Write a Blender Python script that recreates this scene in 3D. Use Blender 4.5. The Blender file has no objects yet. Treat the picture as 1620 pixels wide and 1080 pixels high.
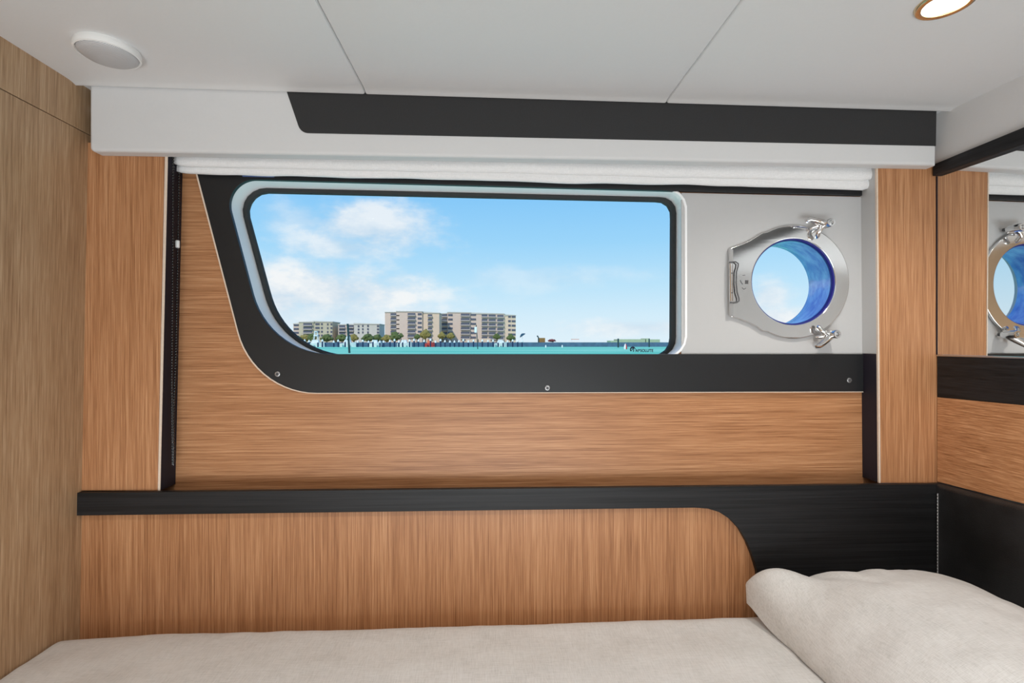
import bpy, bmesh, math, random
from mathutils import Vector, Matrix, noise
random.seed(7)
S = bpy.context.scene
COL = S.collection
R = math.radians

# ------------------------------------------------------------------ camera
F = 800.0                       # focal length in pixels of the 1620 px wide frame
CX, CY = 810.0, 541.0           # principal column, horizon row
YAW = math.atan(39.0 / F)       # camera turned a little to the right of the cabin axis
EYE = Vector((0, 0, 1.25))
cam_d = bpy.data.cameras.new('camera')
cam_d.sensor_width = 36.0
cam_d.lens = F / 1620 * 36
cam_d.shift_y = 1.0 / 1620
cam_d.clip_start = 0.02
cam_d.clip_end = 6000
cam = bpy.data.objects.new('camera', cam_d)
cam.location = EYE
cam.rotation_euler = (R(90), 0, -YAW)
COL.objects.link(cam)
S.camera = cam

# ------------------------------------------------------------------ exposure
S.view_settings.view_transform = 'Standard'
S.view_settings.look = 'None'
S.view_settings.gamma = 1
S.view_settings.exposure = 0.0
S.view_settings.use_curve_mapping = False
S.cycles.max_bounces = 10
S.cycles.diffuse_bounces = 6
S.cycles.glossy_bounces = 6
S.cycles.transparent_max_bounces = 12
S.cycles.sample_clamp_indirect = 4
S.cycles.use_denoising = True


def ray(px, py):
    c = Vector(((px - CX) / F, 1.0, (CY - py) / F))
    cs, sn = math.cos(YAW), math.sin(YAW)
    return Vector((c.x * cs + c.y * sn, -c.x * sn + c.y * cs, c.z))


def lin(r, g, b):
    f = lambda v: ((v / 255 + 0.055) / 1.055) ** 2.4 if v > 10 else v / 255 / 12.92
    return (f(r), f(g), f(b), 1)


# ------------------------------------------------------------------ node helper
class NT:
    def __init__(s, tree):
        s.t = tree
        s.t.nodes.clear()

    def n(s, kind, ins=None, **kw):
        nd = s.t.nodes.new(kind)
        for k, v in kw.items():
            setattr(nd, k, v)
        for k, v in (ins or {}).items():
            if hasattr(v, 'is_output') or isinstance(v, bpy.types.NodeSocket):
                s.t.links.new(v, nd.inputs[k])
            else:
                nd.inputs[k].default_value = v
        return nd

    def m(s, op, a, b=0.0, clamp=False):
        nd = s.n('ShaderNodeMath', {0: a, 1: b}, operation=op)
        nd.use_clamp = clamp
        return nd.outputs[0]

    def mix(s, f, a, b, blend='MIX'):
        nd = s.n('ShaderNodeMix', data_type='RGBA', blend_type=blend)
        for k, v in ((0, f), (6, a), (7, b)):
            if isinstance(v, bpy.types.NodeSocket):
                s.t.links.new(v, nd.inputs[k])
            else:
                nd.inputs[k].default_value = v
        return nd.outputs[2]

    def ramp(s, f, stops):
        nd = s.n('ShaderNodeValToRGB', {0: f})
        e = nd.color_ramp.elements
        while len(e) > 1:
            e.remove(e[-1])
        e[0].position, e[0].color = stops[0]
        for p, c in stops[1:]:
            x = e.new(p)
            x.color = c
        return nd.outputs[0]


# ------------------------------------------------------------------ sky
def make_world():
    w = bpy.data.worlds.new('sky')
    w.use_nodes = True
    S.world = w
    t = NT(w.node_tree)
    co = t.n('ShaderNodeTexCoord').outputs['Generated']
    sx = t.n('ShaderNodeSeparateXYZ', {0: co})
    x, y, z = sx.outputs
    az = t.m('ARCTAN2', x, y)
    grad = t.ramp(t.m('ADD', t.m('MULTIPLY', z, 1.0), 0.0), [
        (0.0, lin(226, 243, 253)), (0.05, lin(214, 239, 253)), (0.11, lin(190, 230, 253)),
        (0.19, lin(158, 215, 252)), (0.28, lin(134, 201, 250)), (0.5, lin(96, 165, 232)), (1.0, lin(70, 130, 215))])
    nz = t.n('ShaderNodeTexNoise', {'Vector': t.n('ShaderNodeMapping', {0: co, 3: (9, 9, 17)}).outputs[0],
                                    'Scale': 1.0, 'Detail': 7.0, 'Roughness': 0.58}).outputs[0]
    tot = None
    for (px, py, hw, hh, amt) in [(585, 362, 125, 50, .85), (545, 390, 100, 28, .75), (480, 350, 70, 30, .45), (515, 462, 190, 50, 1.0),
                                  (440, 470, 80, 50, .95), (560, 492, 170, 34, .7), (1010, 518, 130, 16, .65), (850, 440, 140, 20, .28),
                                  (1215, 470, 40, 30, .8), (1225, 505, 60, 22, .9), (250, 420, 160, 60, .8), (1500, 400, 160, 50, .6)]:
        d = ray(px, py)
        a0 = math.atan2(d.x, d.y)
        d1 = ray(px + hw, py)
        wa = math.atan2(d1.x, d1.y) - a0
        dn = d.normalized()
        we = hh / F * 0.95
        qa = t.m('POWER', t.m('ABSOLUTE', t.m('DIVIDE', t.m('SUBTRACT', az, a0), wa)), 2.0)
        qe = t.m('POWER', t.m('ABSOLUTE', t.m('DIVIDE', t.m('SUBTRACT', z, dn.z), we)), 2.0)
        r = t.m('SQRT', t.m('ADD', qa, qe))
        v = t.m('ADD', t.m('SUBTRACT', 1.0, r), t.m('MULTIPLY', t.m('SUBTRACT', nz, 0.42), 2.6))
        v = t.n('ShaderNodeMapRange', {0: v, 1: -0.1, 2: 1.0, 3: 0.0, 4: amt}, interpolation_type='SMOOTHSTEP').outputs[0]
        tot = v if tot is None else t.m('MAXIMUM', tot, v)
    cc = t.mix(t.n('ShaderNodeMapRange', {0: nz, 1: .35, 2: .6}).outputs[0], lin(205, 222, 238), lin(250, 250, 250))
    col = t.mix(t.m('MULTIPLY', tot, .93), grad, cc)
    bg = t.n('ShaderNodeBackground', {0: col, 1: 1.0})
    out = t.n('ShaderNodeOutputWorld', {0: bg.outputs[0]})


make_world()

# ------------------------------------------------------------------ sun and large lights
def light(name, kind, loc, energy, color=(1, 1, 1), **kw):
    l = bpy.data.lights.new(name, kind)
    l.energy = energy
    l.color = color
    for k, v in kw.items():
        setattr(l, k, v)
    o = bpy.data.objects.new(name, l)
    o.location = loc
    COL.objects.link(o)
    return o


sun = light('sun', 'SUN', (0, -20, 40), 2.6, (1.0, 0.95, 0.88), angle=R(1))
sun.rotation_euler = (R(52), 0, R(-28))
fill_lamp = light('unseen_fill_light', 'AREA', (0.0, -1.10, .45), 34, (0.89, 0.96, 1.0), shape='RECTANGLE', size=1.6, size_y=.9)  # added unseen fill light, tilted up to brighten the ceiling
fill_lamp.rotation_euler = (R(138), 0, 0)

# ------------------------------------------------------------------ materials
MATS = {}


def mat(name, build):
    m = bpy.data.materials.new(name)
    m.use_nodes = True
    t = NT(m.node_tree)
    sh = build(t)
    t.n('ShaderNodeOutputMaterial', {0: sh})
    MATS[name] = m
    return m


def principled(t, color, rough=.5, metal=0.0, spec=.5, normal=None, **kw):
    ins = {'Base Color': color, 'Roughness': rough, 'Metallic': metal, 'Specular IOR Level': spec}
    if normal is not None:
        ins['Normal'] = normal
    ins.update(kw)
    return t.n('ShaderNodeBsdfPrincipled', ins).outputs[0]


def bump(t, h, strength=.3, dist=.002):
    return t.n('ShaderNodeBump', {'Height': h, 'Strength': strength, 'Distance': dist}).outputs[0]


def objco(t, scale, loc=(0, 0, 0)):
    co = t.n('ShaderNodeTexCoord').outputs['Object']
    return t.n('ShaderNodeMapping', {0: co, 1: loc, 3: scale}).outputs[0]


def nz(t, vec, detail=3.0, rough=.5, scale=1.0, dist=0.0):
    return t.n('ShaderNodeTexNoise', {'Vector': vec, 'Scale': scale, 'Detail': detail, 'Roughness': rough, 'Distortion': dist}).outputs[0]


def plain(name, c, rough=.5, metal=0.0, spec=.5, grain=0.0, gs=300):
    def b(t):
        if not grain:
            return principled(t, c, rough, metal, spec)
        n_ = nz(t, objco(t, (gs, gs, gs)), 2)
        col = t.mix(n_, tuple(v * (1 - grain) for v in c[:3]) + (1,), tuple(min(1, v * (1 + grain)) for v in c[:3]) + (1,))
        return principled(t, col, rough, metal, spec, bump(t, n_, .15, .0006))
    return mat(name, b)


def wood(name, axis, dark, mid, light_, seed=0.0, rough=.42):
    """fine-line oak veneer, grain running along axis"""
    def sc(across, along):
        return tuple(along if 'xyz'[i] == axis else across for i in range(3))

    def b(t):
        f = nz(t, objco(t, sc(560, 9), (seed, seed * 2, seed)), 3, .6)
        f2 = nz(t, objco(t, sc(270, 3.6), (seed + 4, seed, seed)), 3, .6)
        f3 = nz(t, objco(t, sc(34, .8), (seed, seed + 9, seed)), 2, .5)
        fl = nz(t, objco(t, sc(320, 15), (seed + 1, seed, seed + 3)), 2, .5)
        v = t.m('ADD', t.m('MULTIPLY', f, .50), t.m('ADD', t.m('MULTIPLY', f2, .36), t.m('MULTIPLY', f3, .14)))
        c = t.ramp(v, [(.35, dark), (.5, mid), (.65, light_)])
        fleck = t.n('ShaderNodeMapRange', {0: fl, 1: .64, 2: .76, 3: 0.0, 4: .3}).outputs[0]
        c = t.mix(fleck, c, tuple(x * .8 for x in dark[:3]) + (1,))
        return principled(t, c, rough, 0, .4, bump(t, v, .35, .0012))
    return mat(name, b)


OAK = (lin(140, 92, 58), lin(178, 126, 86), lin(206, 156, 114))
wood('oak_upright', 'z', *OAK, seed=1.0)
wood('oak_along_hull', 'x', *OAK, seed=3.0)
wood('oak_along_head', 'y', *OAK, seed=5.0)
wood('oak_bulkhead_lit', 'z', lin(144, 112, 82), lin(178, 146, 112), lin(202, 174, 142), seed=7.0)  # greyer, lighter oak: daylight on this wall is put into the colour


def blackwood(name, axis):
    def b(t):
        sc = lambda a, l: tuple(l if 'xyz'[i] == axis else a for i in range(3))
        v = t.m('ADD', t.m('MULTIPLY', nz(t, objco(t, sc(380, 4)), 3), .6), t.m('MULTIPLY', nz(t, objco(t, sc(90, 2)), 3), .4))
        c = t.ramp(v, [(.38, lin(14, 14, 15)), (.62, lin(34, 34, 36))])
        return principled(t, c, .5, 0, .35, bump(t, v, .4, .001))
    return mat(name, b)


blackwood('black_wood_x', 'x')
blackwood('black_wood_y', 'y')
plain('black_lacquer', lin(30, 31, 33), .42, 0, .4, .10, 500)
plain('black_vinyl', lin(44, 44, 45), .6, 0, .4, .25, 420)
plain('edge_wood', lin(222, 204, 186), .5, 0, .3, .08, 200)
plain('dark_core', lin(26, 20, 34), .7)
plain('vinyl_white', lin(214, 214, 214), .55, 0, .35, .012, 160)
plain('vinyl_ceiling', lin(222, 222, 222), .6, 0, .3, .012, 160)
plain('gelcoat_grey', lin(190, 190, 190), .45, 0, .4, .012, 90)
plain('frame_white', lin(248, 249, 250), .4, 0, .5)
plain('rubber', lin(52, 54, 54), .6, 0, .3)
plain('rubber_violet', lin(34, 26, 120), .35)
plain('chrome', (.80, .80, .80, 1), .10, 1.0)
plain('screw_steel', (.42, .42, .43, 1), .38, 1.0)
plain('chrome_brushed', (.62, .62, .62, 1), .3, 1.0)
plain('black_plastic', lin(14, 14, 16), .16, 0, .7)
plain('white_plastic', lin(238, 238, 236), .4)
plain('grey_plastic', lin(84, 84, 86), .5)
plain('carpet', lin(150, 140, 128), .9, 0, .1, .2, 200)
plain('thread', lin(205, 205, 205), .7)
plain('brass_trim', (.80, .60, .36, 1), .22, 1.0)
plain('decal_navy', lin(14, 22, 52), .4)
plain('strip_blue', lin(92, 112, 160), .35, 0, .5, .06, 60)
mat('mirror_glass', lambda t: principled(t, (.86, .87, .87, 1), .015, 1.0))


def _pane(t):
    fr = t.n('ShaderNodeFresnel', {'IOR': 1.06}).outputs[0]
    g = t.n('ShaderNodeBsdfGlossy', {'Color': (1, 1, 1, 1), 'Roughness': .02}).outputs[0]
    tr = t.n('ShaderNodeBsdfTransparent', {'Color': (.985, .99, .99, 1)}).outputs[0]
    return t.n('ShaderNodeMixShader', {0: fr, 1: tr, 2: g}).outputs[0]


mat('pane_glass', _pane)


def _tube(t):
    n1 = nz(t, objco(t, (30, 60, 30)), 3)
    dr = t.n('ShaderNodeTexVoronoi', {'Vector': objco(t, (190, 120, 190)), 'Scale': 1.0}).outputs[0]
    drop = t.n('ShaderNodeMapRange', {0: dr, 1: .22, 2: .1, 3: 0.0, 4: .8}).outputs[0]
    c = t.ramp(n1, [(.35, lin(122, 152, 226)), (.65, lin(160, 196, 248))])  # reflected blue is put into the base colour
    h = t.m('ADD', n1, t.m('MULTIPLY', drop, .8))
    return principled(t, c, .16, .35, .6, bump(t, h, .45, .003))


mat('tube_blue_reflect', _tube)


def _linen(t):
    co = t.n('ShaderNodeTexCoord').outputs['Object']
    a = nz(t, t.n('ShaderNodeMapping', {0: co, 2: (0, 0, R(8)), 3: (50, 800, 200)}).outputs[0], 3, .6)
    b = nz(t, t.n('ShaderNodeMapping', {0: co, 2: (0, 0, R(8)), 3: (800, 50, 200)}).outputs[0], 3, .6)
    bl = nz(t, t.n('ShaderNodeMapping', {0: co, 3: (14, 14, 14)}).outputs[0], 4, .6)
    w = t.m('ADD', t.m('MULTIPLY', a, .5), t.m('MULTIPLY', b, .5))
    v = t.m('ADD', t.m('MULTIPLY', w, .75), t.m('MULTIPLY', bl, .25))
    c = t.ramp(v, [(.34, lin(194, 193, 190)), (.5, lin(215, 214, 212)), (.66, lin(228, 228, 227))])
    return principled(t, c, .88, 0, .15, bump(t, w, .35, .0008))


mat('linen', _linen)


def _blind(t):
    a = nz(t, objco(t, (900, 900, 90)), 2)
    b = nz(t, objco(t, (90, 900, 1000)), 2)
    w = t.m('MULTIPLY', t.m('ADD', a, b), .5)
    c = t.ramp(w, [(.35, lin(226, 226, 226)), (.65, lin(240, 240, 240))])
    return principled(t, c, .8, 0, .2, bump(t, w, .12, .0004))


mat('blind_cloth', _blind)


def _leather(t):
    v = t.n('ShaderNodeTexVoronoi', {'Vector': objco(t, (420, 420, 420)), 'Scale': 1.0}).outputs[0]
    n2 = nz(t, objco(t, (9, 9, 9)), 4, .6)
    c = t.ramp(n2, [(.35, lin(20, 20, 21)), (.7, lin(44, 44, 46))])
    return principled(t, c, .46, 0, .6, bump(t, v, .4, .0009))


mat('leather_black', _leather)


def emit(name, c, s):
    return mat(name, lambda t: t.n('ShaderNodeEmission', {0: c, 1: s}).outputs[0])


emit('lamp_glow', (1, .93, .80, 1), 9.0)


def _diff(t):
    w = t.n('ShaderNodeTexWave', {'Vector': objco(t, (1, 1, 1)), 'Scale': 160.0}, bands_direction='Y').outputs[1]
    return principled(t, t.ramp(w, [(0, lin(176, 176, 178)), (1, lin(205, 205, 206))]), .35, 0, .5, bump(t, w, .3, .0008))


mat('lamp_lens', _diff)

# ------------------------------------------------------------------ object helpers
def link(name, me, m=None, parent=None):
    o = bpy.data.objects.new(name, me)
    COL.objects.link(o)
    if m:
        me.materials.clear()
        me.materials.append(MATS[m])
    recentre(o)
    if parent is not None:
        attach(o, parent)
    return o


def recentre(o):
    me = o.data
    if not me.vertices:
        return
    xs = [v.co for v in me.vertices]
    c = Vector(((min(v.x for v in xs) + max(v.x for v in xs)) / 2, (min(v.y for v in xs) + max(v.y for v in xs)) / 2, min(v.z for v in xs)))
    me.transform(Matrix.Translation(-c))
    o.location = c


def world_loc(o):
    l = o.location.copy()
    return l if o.parent is None else l + world_loc(o.parent)


def attach(o, parent):
    o.parent = parent
    o.location = o.location - world_loc(parent)


def tag(o, label=None, cat=None, group=None, kind=None):
    for k, v in (('label', label), ('category', cat), ('group', group), ('kind', kind)):
        if v:
            o[k] = v
    return o


def thing(name, loc, label, cat, group=None, kind=None):
    o = bpy.data.objects.new(name, None)
    o.empty_display_size = .05
    o.location = loc
    COL.objects.link(o)
    return tag(o, label, cat, group, kind)


def copy_tree(o, parent=None):
    c = o.copy()
    COL.objects.link(c)
    c.parent = parent
    for ch in list(o.children):
        copy_tree(ch, c)
    return c


def from_bm(name, bm, m=None, parent=None, smooth=True, ang=40):
    bmesh.ops.recalc_face_normals(bm, faces=bm.faces)
    me = bpy.data.meshes.new(name)
    bm.to_mesh(me)
    bm.free()
    if smooth:
        for p in me.polygons:
            p.use_smooth = True
        me.set_sharp_from_angle(angle=R(ang))
    return link(name, me, m, parent)


def round_poly(pts, seg=8):
    """pts: (x, y) or (x, y, radius) -> rounded outline"""
    out = []
    n_ = len(pts)
    for i, p in enumerate(pts):
        r = p[2] if len(p) > 2 else 0
        P = Vector(p[:2])
        if r <= 0:
            out.append((P.x, P.y))
            continue
        A = Vector(pts[i - 1][:2]) - P
        B = Vector(pts[(i + 1) % n_][:2]) - P
        a, b = A.normalized(), B.normalized()
        ang = a.angle(b)
        d = min(r / math.tan(ang / 2), A.length * .5, B.length * .5)
        rr = d * math.tan(ang / 2)
        s, e = P + a * d, P + b * d
        c = P + (a + b).normalized() * (rr / math.sin(ang / 2))
        a0 = math.atan2(s.y - c.y, s.x - c.x)
        a1 = math.atan2(e.y - c.y, e.x - c.x)
        da = (a1 - a0 + math.pi) % (2 * math.pi) - math.pi
        sg = max(3, int(seg * abs(da) / (math.pi / 2)) + 2)
        for k in range(sg + 1):
            t = a0 + da * k / sg
            out.append((c.x + rr * math.cos(t), c.y + rr * math.sin(t)))
    return out


class Frame:
    """a plane in the cabin: origin O, axes U V, N towards the room"""
    def __init__(s, O, U, V):
        s.O, s.U, s.V = Vector(O), Vector(U).normalized(), Vector(V).normalized()
        s.N = s.U.cross(s.V)
        s.M = Matrix(((s.U.x, s.V.x, s.N.x, s.O.x), (s.U.y, s.V.y, s.N.y, s.O.y), (s.U.z, s.V.z, s.N.z, s.O.z), (0, 0, 0, 1)))

    def hit(s, px, py):
        d = ray(px, py)
        t = (s.O - EYE).dot(s.N) / d.dot(s.N)
        return EYE + d * t

    def uv(s, px, py, *r):
        p = s.hit(px, py) - s.O
        return (p.dot(s.U), p.dot(s.V))

    def world(s, u, v, n=0.0):
        return s.O + s.U * u + s.V * v + s.N * n

    def loop(s, pts, seg=8):
        return [s.uv(*p) for p in round_poly(pts, seg)]


def plate(name, fr, loops, thick, m=None, parent=None, bevel=0.0, bres=3, raised=0.0, smooth=True):
    """solid board in a plane; loops[0] outline, others holes; front face lies raised above the plane"""
    cu = bpy.data.curves.new(name, 'CURVE')
    cu.dimensions = '2D'
    cu.fill_mode = 'BOTH'
    for lp in loops:
        sp = cu.splines.new('POLY')
        sp.points.add(len(lp) - 1)
        for i, (x, y) in enumerate(lp):
            sp.points[i].co = (x, y, 0, 1)
        sp.use_cyclic_u = True
    cu.extrude = max(thick / 2 - bevel, .00005)
    cu.bevel_depth = bevel
    cu.bevel_resolution = bres
    cu.offset = -bevel
    o = bpy.data.objects.new(name, cu)
    COL.objects.link(o)
    dg = bpy.context.evaluated_depsgraph_get()
    me = bpy.data.meshes.new_from_object(o.evaluated_get(dg))
    bpy.data.objects.remove(o)
    bpy.data.curves.remove(cu)
    bm = bmesh.new()
    bm.from_mesh(me)
    bpy.data.meshes.remove(me)
    bmesh.ops.remove_doubles(bm, verts=bm.verts, dist=1e-6)
    bmesh.ops.translate(bm, verts=bm.verts, vec=(0, 0, raised - thick / 2))
    bmesh.ops.transform(bm, matrix=fr.M, verts=bm.verts)
    bmesh.ops.recalc_face_normals(bm, faces=bm.faces)
    me = bpy.data.meshes.new(name)
    bm.to_mesh(me)
    bm.free()
    weighted_normals(me)
    return link(name, me, m, parent)


def weighted_normals(me, ang=50):
    """flat boards stay flat right up to their rounded arrises"""
    lim = math.cos(R(ang))
    vf = [[] for _ in me.vertices]
    for p in me.polygons:
        p.use_smooth = True
        for v in p.vertices:
            vf[v].append(p.index)
    N = [p.normal.copy() for p in me.polygons]
    A = [p.area for p in me.polygons]
    out = []
    for p in me.polygons:
        for v in p.vertices:
            s = Vector()
            for q in vf[v]:
                if N[q].dot(N[p.index]) > lim:
                    s += N[q] * A[q]
            out.append(s.normalized() if s.length > 0 else N[p.index])
    me.normals_split_custom_set(out)


def tube_into(bm, pts, radii, seg=12, closed=False):
    pts = [Vector(p) for p in pts]
    n_ = len(pts)
    if not hasattr(radii, '__len__'):
        radii = [radii] * n_
    rings = []
    up = None
    for i, p in enumerate(pts):
        if closed:
            d = pts[(i + 1) % n_] - pts[i - 1]
        else:
            d = pts[min(i + 1, n_ - 1)] - pts[max(i - 1, 0)]
        d.normalize()
        if up is None:
            up = Vector((0, 0, 1)) if abs(d.z) < .9 else Vector((1, 0, 0))
        a = d.cross(up)
        a.normalize()
        b = a.cross(d)
        up = b
        rings.append([bm.verts.new(p + (a * math.cos(k * 2 * math.pi / seg) + b * math.sin(k * 2 * math.pi / seg)) * radii[i]) for k in range(seg)])
    for i in range(n_ - (0 if closed else 1)):
        r0, r1 = rings[i], rings[(i + 1) % n_]
        for k in range(seg):
            bm.faces.new((r0[k], r0[(k + 1) % seg], r1[(k + 1) % seg], r1[k]))
    if not closed:
        bm.faces.new(rings[0][::-1])
        bm.faces.new(rings[-1])


def box_into(bm, lo, hi):
    lo, hi = Vector(lo), Vector(hi)
    r = bmesh.ops.create_cube(bm, size=1.0)
    bmesh.ops.scale(bm, verts=r['verts'], vec=hi - lo)
    bmesh.ops.translate(bm, verts=r['verts'], vec=(lo + hi) / 2)
    return r['verts']


def lathe_into(bm, prof, M, seg=40):
    """prof (r, h) turned about local z, then moved by M"""
    rings = []
    for r, h in prof:
        if r < 1e-6:
            rings.append([bm.verts.new(M @ Vector((0, 0, h)))])
        else:
            rings.append([bm.verts.new(M @ Vector((r * math.cos(2 * math.pi * k / seg), r * math.sin(2 * math.pi * k / seg), h))) for k in range(seg)])
    for a, b in zip(rings, rings[1:]):
        if len(a) == 1 and len(b) == 1:
            continue
        for k in range(seg):
            k2 = (k + 1) % seg
            if len(a) == 1:
                bm.faces.new((a[0], b[k], b[k2]))
            elif len(b) == 1:
                bm.faces.new((a[k], b[0], a[k2]))
            else:
                bm.faces.new((a[k], b[k], b[k2], a[k2]))


def loft(bm, loops, closed_ends=False):
    rings = [[bm.verts.new(p) for p in lp] for lp in loops]
    n_ = len(rings[0])
    for a, b in zip(rings, rings[1:]):
        for k in range(n_):
            bm.faces.new((a[k], a[(k + 1) % n_], b[(k + 1) % n_], b[k]))


def fnoise(*v):
    return noise.noise(Vector(v))


# ------------------------------------------------------------------ the planes of the cabin
DP = 1.15                       # posts and lower hull lining
P1 = 1.205                      # recessed window lining
P2 = 1.272                      # window glass
DV = 1.12                       # pelmet front
back = lambda Y: Frame((0, Y, 0), (1, 0, 0), (0, 0, 1))
BP, B1, B2, BV = back(DP), back(P1), back(P2), back(DV)

ltop, lbot = BP.hit(141, 137), BP.hit(125, 1000)
LW = Frame(lbot, (0, 1, 0), ltop - lbot)
corner = BP.hit(1480.5, 500)
E = R(2.8)
RW = Frame((corner.x, DP, EYE.z), (math.sin(E), -math.cos(E), 0), (0, 0, 1))
Dc = 1.115
c0, c1 = back(Dc).hit(142, 133), back(Dc).hit(1480, 173)
CE = Frame(c0, c1 - c0, (0, -1, 0))
ceil_z = lambda x: c0.z + (c1.z - c0.z) * (x - c0.x) / (c1.x - c0.x)
YR = -1.6                       # rear bulkhead

# ------------------------------------------------------------------ setting
bm = bmesh.new()
box_into(bm, (-1.1, YR - .05, -.05), (1.35, 1.30, 0))
tag(from_bm('floor', bm, 'carpet', smooth=False), 'carpeted cabin floor below the bunk', 'floor', kind='structure')
bm = bmesh.new()
box_into(bm, (-1.15, YR - .06, 0), (1.4, YR, 2.0))
tag(from_bm('wall_rear', bm, 'vinyl_white', smooth=False), 'white rear bulkhead behind the viewer', 'wall', kind='structure')


def rw_line(a, b, u):
    """height on the right wall of the edge through two seen points, at distance u from the corner"""
    (u0, v0), (u1, v1) = RW.uv(*a), RW.uv(*b)
    return v0 + (v1 - v0) * (u - u0) / (u1 - u0)


# ceiling: three padded panels with a rolled rear edge, seams between them
def ceiling():
    bm = bmesh.new()
    vmax = Dc - YR
    s1a, s1b = CE.uv(575, 141), CE.uv(500, 0)
    s2a, s2b = CE.uv(1061, 152), CE.uv(1175, 0)
    line = lambda a, b, v: a[0] + (b[0] - a[0]) * (v - a[1]) / (b[1] - a[1])
    ul, ur = -.06, CE.uv(1480, 168)[0] + .16
    g = .0006
    edges = [(lambda v: ul, lambda v: line(s1a, s1b, v) - g), (lambda v: line(s1a, s1b, v) + g, lambda v: line(s2a, s2b, v) - g),
             (lambda v: line(s2a, s2b, v) + g, lambda v: ur)]
    # profile across the depth: (v, drop below the plane)
    prof = [(-.002, -.02), (-.002, .0028), (.0, .0036), (.002, .0034), (.010, .0013), (.018, .0003), (.030, 0.0)] + [(.030 + (vmax - .030) * k / 6, 0) for k in range(1, 7)]
    for el, er in edges:
        rows = []
        for v, dz in prof:
            a, b = el(max(v, 0)), er(max(v, 0))
            r = .005
            cs = [(a, r), (a + .0006, r * .5), (a + .002, r * .15), (a + r, 0)]
            row = [(u, q) for u, q in cs] + [(a + (b - a) * k / 4, 0) for k in (1, 2, 3)] + [(b - (u - a), q) for u, q in cs[::-1]]
            rows.append([bm.verts.new(CE.world(u, v, dz - q)) for u, q in row])
        for r0, r1 in zip(rows, rows[1:]):
            for k in range(len(r0) - 1):
                bm.faces.new((r0[k], r0[k + 1], r1[k + 1], r1[k]))
    # backing board behind the seams
    vs = []
    for n_ in (-.006, -.03):
        vs.append([bm.verts.new(CE.world(u, v, n_)) for u, v in ((ul, -.2), (ur, -.2), (ur, vmax), (ul, vmax))])
    bm.faces.new(vs[0])
    bm.faces.new(vs[1][::-1])
    for k in range(4):
        bm.faces.new((vs[0][k], vs[1][k], vs[1][(k + 1) % 4], vs[0][(k + 1) % 4]))
    bmesh.ops.recalc_face_normals(bm, faces=bm.faces)
    o = from_bm('ceiling', bm, 'vinyl_ceiling', ang=30)
    tag(o, 'white padded ceiling of three panels with two seams', 'ceiling', kind='structure')


ceiling()


# left bulkhead: tall oak panel and a narrow upper one above a fine seam
def left_wall():
    uA = YR - DP
    uB = .14
    s0, s1 = LW.uv(20, 150), LW.uv(135, 210)
    sv = lambda u: s0[1] + (s1[1] - s0[1]) * (u - s0[0]) / (s1[0] - s0[0])
    g = .0008
    zb = -lbot.z
    top = LW.uv(142, 137)[1] + .05
    w = thing('wall_left', LW.world(0, zb), 'oak left bulkhead with vertical grain', 'wall', kind='structure')
    plate('panel', LW, [[(uA, zb), (uB, zb), (uB, sv(uB) - g), (uA, sv(uA) - g)]], .02, 'oak_bulkhead_lit', w, .0008, 1)
    plate('upper_panel', LW, [[(uA, sv(uA) + g), (uB, sv(uB) + g), (uB, top), (uA, top)]], .02, 'oak_bulkhead_lit', w, .0008, 1)


left_wall()


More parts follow.
